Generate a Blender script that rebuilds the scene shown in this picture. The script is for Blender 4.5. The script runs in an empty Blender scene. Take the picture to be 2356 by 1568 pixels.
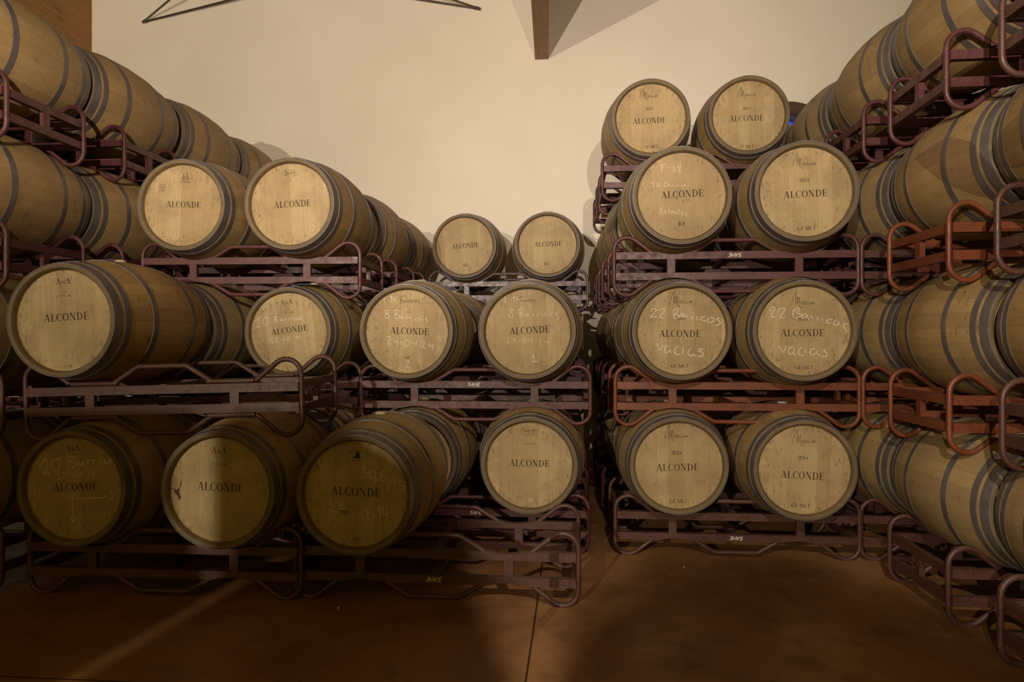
import bpy, bmesh, math, random
from mathutils import Vector, Matrix
R = math.radians
random.seed(7)
SC = bpy.context.scene
COL = SC.collection

# ------------------------------------------------------------------ camera, world, lights, exposure
CAM_H = 1.336
cam = bpy.data.cameras.new('camera'); cam.lens = 24.0; cam.sensor_width = 36.0
cam_ob = bpy.data.objects.new('camera', cam); COL.objects.link(cam_ob)
cam_ob.location = (0, 0, CAM_H); cam_ob.rotation_euler = (R(90), 0, R(5.0))
SC.camera = cam_ob
SC.view_settings.view_transform = 'Standard'; SC.view_settings.look = 'None'
SC.view_settings.gamma = 1.0; SC.view_settings.exposure = 0.0

world = bpy.data.worlds.new('world'); SC.world = world; world.use_nodes = True
wb = world.node_tree.nodes['Background']
wb.inputs['Color'].default_value = (1.0, 0.72, 0.06, 1); wb.inputs['Strength'].default_value = 0.38

def lamp(name, loc, power, color, radius=0.06, target=None, spot=None, blend=0.1):
    l = bpy.data.lights.new(name, 'SPOT' if spot else 'POINT')
    l.energy = power; l.color = color; l.shadow_soft_size = radius
    if spot: l.spot_size = R(spot); l.spot_blend = blend
    o = bpy.data.objects.new(name, l); COL.objects.link(o); o.location = loc
    if target is not None:
        o.rotation_euler = (Vector(target) - Vector(loc)).to_track_quat('-Z', 'Y').to_euler()
    return o
LK, LA, LB = (-3.1, -7.0, 2.8), (-1.15, 0.0, 2.55), (0.50, 0.0, 2.60)      # three flood lamps placed from their shadows, out of the frame; stands are added
lamp('flood_aisle', LK, 2000, (1.0, 0.885, 0.69), 0.0022)
lamp('flood_left', LA, 770, (1.0, 0.83, 0.70), 0.006, (-1.9, 7.4, 4.9), 80, 0.75)
lamp('flood_right', LB, 300, (1.0, 0.83, 0.70), 0.010, (1.5, 4.4, 0.9), 92, 0.6)
lamp('added_wall_spot', LB, 260, (1.0, 0.83, 0.70), 0.006, (1.2, 7.4, 5.2), 72, 0.85)  # extra spot at the right lamp, added to brighten the end wall

# ------------------------------------------------------------------ node helpers
def new_mat(name):
    m = bpy.data.materials.new(name); m.use_nodes = True
    nt = m.node_tree; nt.nodes.clear()
    out = nt.nodes.new('ShaderNodeOutputMaterial'); b = nt.nodes.new('ShaderNodeBsdfPrincipled')
    nt.links.new(b.outputs[0], out.inputs[0])
    return m, nt, b
class NT:
    def __init__(s, nt): s.nt = nt
    def n(s, t, **kw):
        x = s.nt.nodes.new(t)
        for k, v in kw.items(): setattr(x, k, v)
        return x
    def l(s, a, b): s.nt.links.new(a, b)
    def val(s, sock, v):
        if hasattr(v, 'is_linked') or hasattr(v, 'links'): s.l(v, sock)
        else: sock.default_value = v
    def math(s, op, a, b=None, c=None):
        x = s.n('ShaderNodeMath', operation=op); s.val(x.inputs[0], a)
        if b is not None: s.val(x.inputs[1], b)
        if c is not None: s.val(x.inputs[2], c)
        return x.outputs[0]
    def mix(s, fac, a, b, blend='MIX'):
        x = s.n('ShaderNodeMix', data_type='RGBA', blend_type=blend)
        s.val(x.inputs[0], fac); s.val(x.inputs[6], a); s.val(x.inputs[7], b)
        return x.outputs[2]
    def noise(s, vec, scale, detail=3, rough=0.55, dist=0.0):
        x = s.n('ShaderNodeTexNoise'); s.l(vec, x.inputs['Vector'])
        x.inputs['Scale'].default_value = scale; x.inputs['Detail'].default_value = detail
        x.inputs['Roughness'].default_value = rough; x.inputs['Distortion'].default_value = dist
        return x.outputs[0]
    def mapr(s, v, a, b, c=0.0, d=1.0):
        x = s.n('ShaderNodeMapRange'); s.val(x.inputs[0], v)
        for i, q in enumerate((a, b, c, d)): x.inputs[i + 1].default_value = q
        return x.outputs[0]
    def white(s, v):
        x = s.n('ShaderNodeTexWhiteNoise', noise_dimensions='1D'); s.val(x.inputs['W'], v)
        return x.outputs[0]
    def comb(s, x, y, z):
        q = s.n('ShaderNodeCombineXYZ')
        for i, v in enumerate((x, y, z)): s.val(q.inputs[i], v)
        return q.outputs[0]
    def objco(s):
        tc = s.n('ShaderNodeTexCoord'); sp = s.n('ShaderNodeSeparateXYZ'); s.l(tc.outputs['Object'], sp.inputs[0])
        return tc.outputs['Object'], sp.outputs[0], sp.outputs[1], sp.outputs[2]
    def rnd(s):
        return s.n('ShaderNodeObjectInfo').outputs['Random']
    def bump(s, h, strength, dist=0.002):
        x = s.n('ShaderNodeBump'); x.inputs['Strength'].default_value = strength
        x.inputs['Distance'].default_value = dist; s.l(h, x.inputs['Height'])
        return x.outputs[0]
def C4(r, g, b): return (r, g, b, 1)

ZB = 0.35            # height of a barrel's axis above its lowest point
L = 0.94; HL = L / 2
# ------------------------------------------------------------------ materials
def mat_staves():
    m, nt, b = new_mat('oak_staves'); N = NT(nt)
    co, x, y, z = N.objco(); r = N.rnd()
    ang = N.math('ARCTAN2', x, N.math('SUBTRACT', z, ZB))
    st = N.math('MULTIPLY', N.math('ADD', ang, 3.1416), 28 / 6.2832)
    idx = N.math('FLOOR', st)
    w = N.white(N.math('ADD', idx, N.math('MULTIPLY', r, 517.3)))
    fr = N.math('FRACT', st)
    seam = N.math('LESS_THAN', N.math('MINIMUM', fr, N.math('SUBTRACT', 1.0, fr)), 0.035)
    off = N.math('MULTIPLY', r, 91.0)
    gv = N.comb(N.math('ADD', N.math('MULTIPLY', x, 1.0), off), N.math('MULTIPLY', y, 0.10), N.math('ADD', z, N.math('MULTIPLY', idx, 0.37)))
    grain = N.noise(gv, 55, 4, 0.6)
    big = N.noise(N.comb(N.math('ADD', x, off), y, z), 3.2, 4, 0.6)
    spots = N.noise(N.comb(N.math('ADD', x, off), N.math('MULTIPLY', y, 2.4), z), 13, 3, 0.7, 0.5)
    c = N.mix(w, C4(0.325, 0.205, 0.072), C4(0.425, 0.278, 0.105))
    c = N.mix(N.mapr(grain, 0.45, 0.75, 0, 0.40), c, C4(0.22, 0.14, 0.055))
    c = N.mix(N.mapr(big, 0.47, 0.70, 0, 0.65), c, C4(0.18, 0.112, 0.045))
    c = N.mix(N.mapr(spots, 0.61, 0.72, 0, 0.8), c, C4(0.085, 0.052, 0.024))
    c = N.mix(N.math('MULTIPLY', seam, 0.22), c, C4(0.10, 0.06, 0.025))
    c = N.mix(N.mapr(r, 0, 1, 0, 0.40), c, C4(0.33, 0.255, 0.15))
    end = N.mapr(N.math('ABSOLUTE', y), HL - 0.030, HL - 0.022)      # dirt worn into the chime ends
    c = N.mix(N.math('MULTIPLY', end, N.mapr(big, 0.3, 0.7, 0.75, 0.97)), c, C4(0.105, 0.078, 0.043))
    N.l(c, b.inputs['Base Color']); b.inputs['Roughness'].default_value = 0.62
    b.inputs['Specular IOR Level'].default_value = 0.3
    N.l(N.bump(grain, 0.25), b.inputs['Normal'])
    return m
def mat_head():
    m, nt, b = new_mat('oak_head'); N = NT(nt)
    co, x, y, z = N.objco(); r = N.rnd()
    off = N.math('MULTIPLY', r, 57.0)
    wob = N.noise(N.comb(N.math('MULTIPLY', x, 9.0), off, 0.0), 1.0, 1)
    px = N.math('MULTIPLY', N.math('ADD', N.math('ADD', x, N.math('MULTIPLY', wob, 0.05)), off), 12.5)
    idx = N.math('FLOOR', px); fr = N.math('FRACT', px)
    seam = N.math('LESS_THAN', N.math('MINIMUM', fr, N.math('SUBTRACT', 1.0, fr)), 0.018)
    w = N.white(N.math('ADD', idx, N.math('MULTIPLY', r, 311.0)))
    gv = N.comb(N.math('ADD', x, off), idx, N.math('MULTIPLY', z, 0.06))
    grain = N.noise(gv, 75, 4, 0.65)
    flake = N.noise(N.comb(N.math('ADD', x, off), idx, N.math('MULTIPLY', z, 0.30)), 80, 3, 0.7, 0.4)
    big = N.noise(N.comb(N.math('ADD', x, off), off, z), 6.0, 5, 0.65)
    spots = N.noise(N.comb(N.math('ADD', x, off), off, N.math('MULTIPLY', z, 0.45)), 62, 4, 0.75, 0.15)
    streak = N.noise(N.comb(N.math('ADD', x, off), idx, N.math('MULTIPLY', z, 0.035)), 24, 3, 0.6)
    rad = N.math('SQRT', N.math('ADD', N.math('MULTIPLY', x, x), N.math('MULTIPLY', z, z)))
    c = N.mix(w, C4(0.335, 0.245, 0.113), C4(0.425, 0.322, 0.165))
    c = N.mix(N.mapr(grain, 0.45, 0.75, 0, 0.40), c, C4(0.36, 0.225, 0.085))
    c = N.mix(N.mapr(flake, 0.60, 0.75, 0, 0.22), c, C4(0.50, 0.385, 0.215))
    c = N.mix(N.mapr(streak, 0.48, 0.75, 0, 0.38), c, C4(0.27, 0.185, 0.085))
    edge = N.mapr(rad, 0.12, 0.26, 0.0, 0.10)
    c = N.mix(N.mapr(N.math('ADD', big, edge), 0.48, 0.70, 0, 0.60), c, C4(0.25, 0.170, 0.090))
    c = N.mix(N.mapr(N.math('ADD', spots, edge), 0.625, 0.75, 0, 0.75), c, C4(0.12, 0.075, 0.042))
    c = N.mix(N.math('MULTIPLY', seam, 0.35), c, C4(0.22, 0.135, 0.05))
    N.l(c, b.inputs['Base Color']); b.inputs['Roughness'].default_value = 0.6
    b.inputs['Specular IOR Level'].default_value = 0.3
    N.l(N.bump(grain, 0.15, 0.001), b.inputs['Normal'])
    return m
def mat_hoop():
    m, nt, b = new_mat('galvanised_hoop'); N = NT(nt)
    co, x, y, z = N.objco(); r = N.rnd()
    n1 = N.noise(co, 9, 4, 0.6); n2 = N.noise(N.comb(x, N.math('MULTIPLY', y, 9.0), z), 30, 3, 0.6)
    c = N.mix(N.mapr(n1, 0.35, 0.7), C4(0.112, 0.095, 0.088), C4(0.195, 0.172, 0.160))
    c = N.mix(N.mapr(n2, 0.60, 0.75, 0, 0.6), c, C4(0.30, 0.25, 0.20))
    c = N.mix(N.math('MULTIPLY', r, 0.35), c, C4(0.13, 0.11, 0.095))
    N.l(c, b.inputs['Base Color']); b.inputs['Metallic'].default_value = 0.35; b.inputs['Roughness'].default_value = 0.5
    return m
def mat_paint(name, c0, c1, dust, metal=0.0, rough=0.45):
    m, nt, b = new_mat(name); N = NT(nt)
    tc = N.n('ShaderNodeTexCoord'); ob = tc.outputs['Object']; g = N.n('ShaderNodeNewGeometry')
    r = N.rnd()
    v = N.n('ShaderNodeVectorMath', operation='ADD'); N.l(g.outputs['Position'], v.inputs[0]); v.inputs[1].default_value = (3, 7, 1)
    n1 = N.noise(v.outputs[0], 5, 4, 0.6); n2 = N.noise(v.outputs[0], 170, 2, 0.6); n3 = N.noise(v.outputs[0], 22, 4, 0.7)
    c = N.mix(N.mapr(n1, 0.35, 0.65), c0, c1)
    c = N.mix(N.mapr(n3, 0.58, 0.72, 0, 0.5), c, C4(c0[0] * 0.45, c0[1] * 0.5, c0[2] * 0.45))
    sep = N.n('ShaderNodeSeparateXYZ'); N.l(g.outputs['Normal'], sep.inputs[0])
    up = N.mapr(sep.outputs[2], 0.3, 1.0, 0.0, 0.55)
    c = N.mix(N.math('MULTIPLY', up, N.mapr(n3, 0.35, 0.6)), c, dust)
    c = N.mix(N.mapr(n2, 0.67, 0.73, 0, 0.7), c, C4(0.36, 0.29, 0.24))
    N.l(c, b.inputs['Base Color']); b.inputs['Metallic'].default_value = metal
    N.l(N.mapr(n3, 0.3, 0.7, rough - 0.1, rough + 0.2), b.inputs['Roughness'])
    N.l(N.bump(n3, 0.2, 0.001), b.inputs['Normal'])
    return m
def mat_plain(name, col, rough=0.7, metal=0.0):
    m, nt, b = new_mat(name); N = NT(nt)
    co, x, y, z = N.objco()
    n = N.noise(co, 40, 3, 0.6)
    c = N.mix(N.mapr(n, 0.3, 0.7), C4(*[q * 0.8 for q in col]), C4(*[min(1, q * 1.15) for q in col]))
    N.l(c, b.inputs['Base Color']); b.inputs['Roughness'].default_value = rough; b.inputs['Metallic'].default_value = metal
    return m
def mat_chalk():
    m, nt, b = new_mat('chalk'); N = NT(nt)
    co, x, y, z = N.objco()
    b.inputs['Base Color'].default_value = C4(0.80, 0.70, 0.60); b.inputs['Roughness'].default_value = 0.95
    n = N.noise(co, 420, 3, 0.7); a = N.mapr(n, 0.34, 0.56, 0.30, 0.95)
    N.l(a, b.inputs['Alpha'])
    return m
def mat_wall():
    m, nt, b = new_mat('cream_plaster'); N = NT(nt)
    co, x, y, z = N.objco()
    n1 = N.noise(co, 0.8, 5, 0.6); n2 = N.noise(co, 60, 3, 0.7); n3 = N.noise(co, 7, 4, 0.6)
    c = N.mix(N.mapr(n1, 0.35, 0.65), C4(0.80, 0.73, 0.61), C4(0.86, 0.79, 0.67))
    c = N.mix(N.mapr(n2, 0.70, 0.78, 0, 0.35), c, C4(0.38, 0.29, 0.20))
    N.l(c, b.inputs['Base Color']); b.inputs['Roughness'].default_value = 0.92
    h = N.math('ADD', n2, N.math('MULTIPLY', n3, 2.0))
    N.l(N.bump(h, 0.25, 0.004), b.inputs['Normal'])
    return m
def mat_floor():
    m, nt, b = new_mat('stained_concrete'); N = NT(nt)
    co, x, y, z = N.objco()
    n1 = N.noise(co, 1.1, 6, 0.62, 0.6); n2 = N.noise(co, 5.0, 6, 0.68, 0.4); n3 = N.noise(co, 70, 3, 0.6)
    c = N.mix(N.mapr(n1, 0.32, 0.68), C4(0.20, 0.088, 0.024), C4(0.40, 0.205, 0.085))
    c = N.mix(N.mapr(n2, 0.52, 0.75, 0, 0.6), c, C4(0.085, 0.045, 0.020))
    c = N.mix(N.mapr(n2, 0.30, 0.42, 0.45, 0.0), c, C4(0.38, 0.23, 0.12))
    c = N.mix(N.mapr(n3, 0.66, 0.75, 0, 0.35), c, C4(0.05, 0.03, 0.015))
    wv = N.math('MULTIPLY', N.math('SUBTRACT', N.noise(co, 2.5, 3), 0.5), 0.012)
    j1 = N.math('LESS_THAN', N.math('ABSOLUTE', N.math('ADD', N.math('ADD', x, 0.178), wv)), 0.0045)
    j2 = N.math('LESS_THAN', N.math('ABSOLUTE', N.math('ADD', N.math('SUBTRACT', y, 2.535), wv)), 0.0045)
    j = N.math('MAXIMUM', j1, j2)
    c = N.mix(N.math('MULTIPLY', j, 0.92), c, C4(0.008, 0.005, 0.003))
    N.l(c, b.inputs['Base Color'])
    N.l(N.mapr(n2, 0.3, 0.7, 0.30, 0.60), b.inputs['Roughness'])
    h = N.math('SUBTRACT', N.math('ADD', n2, N.math('MULTIPLY', n3, 0.3)), N.math('MULTIPLY', j, 2.0))
    N.l(N.bump(h, 0.18, 0.004), b.inputs['Normal'])
    return m
def mat_beam():
    m, nt, b = new_mat('varnished_timber'); N = NT(nt)
    co, x, y, z = N.objco()
    g = N.noise(N.comb(N.math('MULTIPLY', x, 1.0), N.math('MULTIPLY', y, 0.06), z), 40, 4, 0.6, 0.4)
    lam = N.math('FRACT', N.math('MULTIPLY', z, 25.0)); s = N.math('LESS_THAN', lam, 0.05)
    c = N.mix(N.mapr(g, 0.3, 0.7), C4(0.21, 0.090, 0.016), C4(0.38, 0.18, 0.040))
    c = N.mix(N.mapr(N.noise(co, 6, 4), 0.55, 0.75, 0, 0.5), c, C4(0.11, 0.045, 0.012))
    c = N.mix(N.math('MULTIPLY', s, 0.4), c, C4(0.08, 0.035, 0.01))
    N.l(c, b.inputs['Base Color']); b.inputs['Roughness'].default_value = 0.5
    return m
def mat_sky_glass():
    m, nt, b = new_mat('window_daylight'); N = NT(nt)
    co, x, y, z = N.objco()
    n = N.noise(co, 9, 5, 0.7)
    f = N.mapr(N.math('ADD', z, N.math('MULTIPLY', n, 0.10)), 0.355, 0.385)
    c = N.mix(f, N.mix(n, C4(0.30, 0.36, 1.0), C4(0.75, 0.76, 1.0)), C4(0.004, 0.045, 0.85))
    b.inputs['Base Color'].default_value = C4(0.02, 0.03, 0.06); b.inputs['Roughness'].default_value = 0.15
    N.l(c, b.inputs['Emission Color']); b.inputs['Emission Strength'].default_value = 1.6
    return m
M = dict(staves=mat_staves(), head=mat_head(), hoop=mat_hoop(), chalk=mat_chalk(), wall=mat_wall(), floor=mat_floor(), beam=mat_beam(),
         sky=mat_sky_glass(),
         ink=mat_plain('burnt_ink', (0.035, 0.021, 0.010), 0.9), bung=mat_plain('silicone_bung', (0.45, 0.36, 0.24), 0.6),
         stain=mat_plain('wine_stain', (0.075, 0.035, 0.022), 0.85), steel=mat_plain('dull_steel', (0.16, 0.13, 0.11), 0.45, 0.6),
         sticker=mat_plain('sticker_white', (0.72, 0.66, 0.58), 0.6), frame=mat_plain('window_frame_wood', (0.09, 0.045, 0.022), 0.5),
         stone=mat_plain('dark_stone', (0.10, 0.07, 0.045), 0.9),
         reveal=mat_plain('dark_reveal_wood', (0.035, 0.020, 0.008), 0.8),
         ceil=mat_plain('ceiling_boards', (0.12, 0.07, 0.03), 0.8), crumb=mat_plain('cork_crumb', (0.55, 0.38, 0.18), 0.9))
M['maroon'] = mat_paint('maroon_paint', C4(0.060, 0.014, 0.015), C4(0.088, 0.025, 0.026), C4(0.105, 0.066, 0.052))
M['rust'] = mat_paint('rust_red_paint', C4(0.115, 0.024, 0.009), C4(0.165, 0.045, 0.014), C4(0.136, 0.085, 0.055))
M['brown'] = mat_paint('brown_paint', C4(0.052, 0.017, 0.013), C4(0.080, 0.030, 0.022), C4(0.110, 0.072, 0.050))
M['glossy'] = mat_paint('maroon_with_grey_sheen', C4(0.055, 0.036, 0.040), C4(0.085, 0.058, 0.064), C4(0.12, 0.095, 0.095), 0.1, 0.42)  # grey sheen of grazing light mixed into the maroon base colour

# ------------------------------------------------------------------ object helpers
def link(name, me, parent=None):
    o = bpy.data.objects.new(name, me); COL.objects.link(o)
    if parent is not None: o.parent = parent
    return o
def mesh_from(name, bm, mat, smooth=None):
    me = bpy.data.meshes.new(name); bm.normal_update(); bm.to_mesh(me); bm.free()
    if mat is not None: me.materials.append(mat)
    if smooth is not None:
        for p in me.polygons: p.use_smooth = True
        me.set_sharp_from_angle(angle=R(smooth))
    return me
def thing(name, label, cat, loc=(0, 0, 0), rot=(0, 0, 0), group=None):
    o = bpy.data.objects.new(name, None); COL.objects.link(o); o.empty_display_size = 0.1
    o.location = loc; o.rotation_euler = rot; o['label'] = label; o['category'] = cat
    if group: o['group'] = group
    return o
def struct(name, me):
    o = link(name, me); o['kind'] = 'structure'; return o
def box(bm, x0, x1, y0, y1, z0, z1, bev=0.0):
    vs = [bm.verts.new(p) for p in ((x0, y0, z0), (x1, y0, z0), (x1, y1, z0), (x0, y1, z0), (x0, y0, z1), (x1, y0, z1), (x1, y1, z1), (x0, y1, z1))]
    fs = [bm.faces.new([vs[i] for i in f]) for f in ((0, 3, 2, 1), (4, 5, 6, 7), (0, 1, 5, 4), (1, 2, 6, 5), (2, 3, 7, 6), (3, 0, 4, 7))]
    if bev:
        es = {e for f in fs for e in f.edges}
        bmesh.ops.bevel(bm, geom=list(es), offset=bev, segments=2, affect='EDGES', profile=0.5)
def lathe_y(bm, prof, seg=64, closed=False):
    """prof: list of (y, r), revolved round the Y axis at z = ZB."""
    rings = []
    for (y, r) in prof:
        rings.append([bm.verts.new((r * math.sin(2 * math.pi * k / seg), y, ZB + r * math.cos(2 * math.pi * k / seg))) for k in range(seg)])
    n = len(rings)
    for i in range(n if closed else n - 1):
        a, b = rings[i], rings[(i + 1) % n]
        for k in range(seg):
            k2 = (k + 1) % seg
            bm.faces.new((a[k], a[k2], b[k2], b[k]))
    bmesh.ops.recalc_face_normals(bm, faces=bm.faces[:])
def tube(bm, pts, r, seg=10, caps=True):
    pts = [Vector(p) for p in pts]; n = len(pts); rings = []
    for i, p in enumerate(pts):
        t = (pts[min(i + 1, n - 1)] - pts[max(i - 1, 0)]).normalized()
        u = t.cross(Vector((0, 1, 0)))
        if u.length < 0.1: u = t.cross(Vector((1, 0, 0)))
        u.normalize(); v = t.cross(u)
        rings.append([bm.verts.new(p + r * (math.cos(2 * math.pi * k / seg) * u + math.sin(2 * math.pi * k / seg) * v)) for k in range(seg)])
    for a, b in zip(rings, rings[1:]):
        for k in range(seg): bm.faces.new((a[k], a[(k + 1) % seg], b[(k + 1) % seg], b[k]))
    if caps: bm.faces.new(rings[0]); bm.faces.new(rings[-1])
    bmesh.ops.recalc_face_normals(bm, faces=bm.faces[:])
def fillet(pts, rads, seg=8):
    out = [Vector(pts[0])]
    for i in range(1, len(pts) - 1):
        p0, p, p1 = Vector(pts[i - 1]), Vector(pts[i]), Vector(pts[i + 1]); r = rads[i - 1]
        a = (p0 - p).normalized(); b = (p1 - p).normalized(); th = a.angle(b)
        d = r / math.tan(th / 2); c = p + (a + b).normalized() * (r / math.sin(th / 2))
        s, e = p + a * d - c, p + b * d - c; ang = s.angle(e)
        for k in range(seg + 1):
            t = k / seg
            out.append(c + (math.sin((1 - t) * ang) * s + math.sin(t * ang) * e) / math.sin(ang))
    out.append(Vector(pts[-1])); return out

# ------------------------------------------------------------------ barrel
L = 0.94; HL = L / 2; RC = 0.2875; RB = 0.346; REC = 0.034; RIN = 0.2595
def rad(y):
    return RB - (RB - RC) * (abs(y) / HL) ** 1.85
def barrel_meshes():
    d = {}
    bm = bmesh.new()
    out = [(-HL + REC + 0.004, RIN - 0.004), (-HL + REC, RIN), (-HL + 0.012, RIN + 0.001), (-HL + 0.001, RIN + 0.009), (-HL, RIN + 0.012), (-HL, RC - 0.004), (-HL + 0.003, RC)]
    ys = [-HL + 0.02 + (L - 0.04) * k / 22 for k in range(23)]
    prof = out + [(y, rad(y)) for y in ys] + [(-a, b) for a, b in reversed(out)]
    lathe_y(bm, prof, 72)
    d['staves'] = mesh_from('staves', bm, M['staves'], 35)
    for nm, sgn in (('head', 1), ('back_head', -1)):   # disc modelled about its own centre
        bm = bmesh.new(); c = bm.verts.new((0, 0, 0)); rr = RIN + 0.003
        ring = [bm.verts.new((rr * math.cos(2 * math.pi * k / 64), 0, rr * math.sin(2 * math.pi * k / 64))) for k in range(64)]
        ring2 = [bm.verts.new((v.co.x, 0.02 * sgn, v.co.z)) for v in ring]
        for k in range(64):
            k2 = (k + 1) % 64; bm.faces.new((c, ring[k], ring[k2])); bm.faces.new((ring[k], ring[k2], ring2[k2], ring2[k]))
        bmesh.ops.recalc_face_normals(bm, faces=bm.faces[:])
        d[nm] = mesh_from(nm, bm, M['head'])
    for i, (y0, y1) in enumerate(((-HL + 0.001, -HL + 0.049), (-HL + 0.068, -HL + 0.104), (-HL + 0.262, -HL + 0.300))):
        for s in (1, -1):
            bm = bmesh.new(); t = 0.0028; n = 4
            yy = [y0 + (y1 - y0) * k / n for k in range(n + 1)]
            pr = [(y * s, rad(y) - 0.001) for y in yy] + [(y * s, rad(y) + t) for y in reversed(yy)]
            lathe_y(bm, pr, 72, True)
            # overlapped seam with two rivets on top
            ym = (y0 + y1) / 2 * s; rr = rad(ym) + t
            for a0, a1 in ((-0.16, 0.16),):
                vs = []
                for k in range(7):
                    a = a0 + (a1 - a0) * k / 6
                    vs.append([bm.verts.new((q * math.sin(a), yv * s, ZB + q * math.cos(a))) for yv, q in ((y0 + 0.002, rad(y0) + t - 0.001), (y0 + 0.002, rad(y0) + t + 0.0022), (y1 - 0.002, rad(y1) + t + 0.0022), (y1 - 0.002, rad(y1) + t - 0.001))])
                for p, q in zip(vs, vs[1:]):
                    for j in range(3): bm.faces.new((p[j], p[j + 1], q[j + 1], q[j]))
                bm.faces.new(vs[0]); bm.faces.new(list(reversed(vs[-1])))
            for a in (-0.10, 0.0, 0.10) if i == 0 else (-0.08, 0.08):
                mt = Matrix.Translation((rr * math.sin(a), ym, ZB + rr * math.cos(a))) @ Matrix.Rotation(a, 4, 'Y')
                bmesh.ops.create_uvsphere(bm, u_segments=8, v_segments=5, radius=0.0065, matrix=mt @ Matrix.Scale(0.7, 4, (0, 0, 1)))
            d['hoop%d%d' % (i, s)] = mesh_from('hoop', bm, M['hoop'], 35)
    bm = bmesh.new()
    prof = [(0.0, 0.0), (0.029, 0.0), (0.032, 0.004), (0.030, 0.011), (0.021, 0.016), (0.0, 0.0165)]
    seg = 20; rings = []
    for (r, z) in prof[1:-1]:
        rings.append([bm.verts.new((r * math.cos(2 * math.pi * k / seg), r * math.sin(2 * math.pi * k / seg), ZB + RB - 0.002 + z)) for k in range(seg)])
    for a, b in zip(rings, rings[1:]):
        for k in range(seg): bm.faces.new((a[k], a[(k + 1) % seg], b[(k + 1) % seg], b[k]))
    bm.faces.new(rings[-1]); bm.faces.new(list(reversed(rings[0])))
    d['bung'] = mesh_from('bung', bm, M['bung'], 40)
    return d
BM = barrel_meshes()
def make_barrel(label, loc, roll=0.0, yaw=0.0, group=None, bung=True):
    """loc = centre of the barrel's front chime circle on its axis."""
    t = thing('wine_barrel', label, 'barrel', (loc[0], loc[1] + HL, loc[2] - ZB), (0, 0, R(yaw)), group)
    link('staves', BM['staves'], t)
    h = link('head', BM['head'], t); h.location = (0, -HL + REC, ZB); h.rotation_euler = (0, R(roll), 0)
    b = link('head', BM['back_head'], t); b.location = (0, HL - REC, ZB)
    for k in ('hoop01', 'hoop11', 'hoop21', 'hoop2-1', 'hoop1-1', 'hoop0-1'): link('hoop', BM[k], t)
    if bung: link('bung', BM['bung'], t)
    return t, h

# ------------------------------------------------------------------ rack (a two-barrel pallet frame of rails and bent tubes)
RW = 0.75; FY = 0.295; RZ = 0.186; SLOT = 0.372; TIER = 0.808; REST = 0.402
def rail_mesh(mat, top, notch=True, zi=0.042, zo=0.087):
    bm = bmesh.new(); s = 1 if top else -1
    xs = [-0.725]
    for c in (-SLOT, SLOT): xs += [c + 0.115 * math.sin(a * math.pi / 2 / 8) if notch else c + 0.115 * a / 8 for a in range(-8, 9)]
    xs.append(0.725)
    NR = 0.329; tz = REST
    front = []
    for x in xs:
        z = zo
        if notch:
            for c in (-SLOT, SLOT):
                dx = x - c
                if abs(dx) < NR: z = min(z, tz - math.sqrt(NR * NR - dx * dx))
        front.append((x, z))
    def col(x, z, y): return bm.verts.new((x, y, s * z))
    a = [[col(x, zi, y) for x, z in front] for y in (-0.0175, 0.0175)]
    b = [[col(x, z, y) for x, z in front] for y in (-0.0175, 0.0175)]
    n = len(xs)
    for k in range(n - 1):
        bm.faces.new((a[0][k], a[0][k + 1], b[0][k + 1], b[0][k])); bm.faces.new((a[1][k], b[1][k], b[1][k + 1], a[1][k + 1]))
        bm.faces.new((a[0][k], a[1][k], a[1][k + 1], a[0][k + 1])); bm.faces.new((b[0][k], b[0][k + 1], b[1][k + 1], b[1][k]))
    for k in (0, n - 1): bm.faces.new((a[0][k], b[0][k], b[1][k], a[1][k]))
    bmesh.ops.recalc_face_normals(bm, faces=bm.faces[:])
    return mesh_from('rail', bm, mat)
def rack_meshes(mat, tall=False):
    d = {}; fz = 0.089 if tall else 0.080; up = 0.016 if tall else 0.0
    d['top_rail'] = rail_mesh(mat, True, not tall, *((0.030, 0.0755) if tall else (0.042, 0.087))); d['bottom_rail'] = rail_mesh(mat, False, not tall, *((0.030, 0.0755) if tall else (0.042, 0.087)))
    bm = bmesh.new(); box(bm, -0.024, 0.024, -0.014, 0.014, -0.043, 0.043); d['upright'] = mesh_from('upright', bm, mat)
    bm = bmesh.new()
    x0 = -RW + 0.0135
    p = fillet([(-0.497, 0, fz), (x0, 0, 0.263 + up * 1.4), (x0, 0, -0.263 - up * 1.4), (-0.497, 0, -fz)], [0.080, 0.080])
    tube(bm, p, 0.0135, 12); d['end_loop'] = mesh_from('end_loop', bm, mat, 40)
    bm = bmesh.new()
    p = fillet([(-0.262, 0, fz), (-0.130, 0, 0.158 + up), (0.130, 0, 0.158 + up), (0.262, 0, fz)], [0.05, 0.05], 6)
    tube(bm, p, 0.0135, 12); d['cradle_tube'] = mesh_from('cradle_tube', bm, mat, 40)
    bm = bmesh.new(); box(bm, -0.016, 0.016, -FY, FY, -0.022, 0.022); d['side_rail'] = mesh_from('side_rail', bm, mat)
    bm = bmesh.new(); box(bm, -0.014, 0.014, -0.022, 0.022, -0.043, 0.043); d['side_upright'] = mesh_from('side_upright', bm, mat)
    bm = bmesh.new(); box(bm, -0.018, 0.018, -FY, FY, -0.019, 0.019); d['cross_rail'] = mesh_from('cross_rail', bm, mat)
    bm = bmesh.new(); tube(bm, [(-0.125, 0, 0), (0, 0, 0), (0.125, 0, 0)], 0.0135, 12); d['saddle_tube'] = mesh_from('saddle_tube', bm, mat, 40)
    return d
RK = {k: rack_meshes(M[k]) for k in ('maroon', 'rust', 'brown', 'glossy')}; RK['tall'] = rack_meshes(M['brown'], True)
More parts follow.
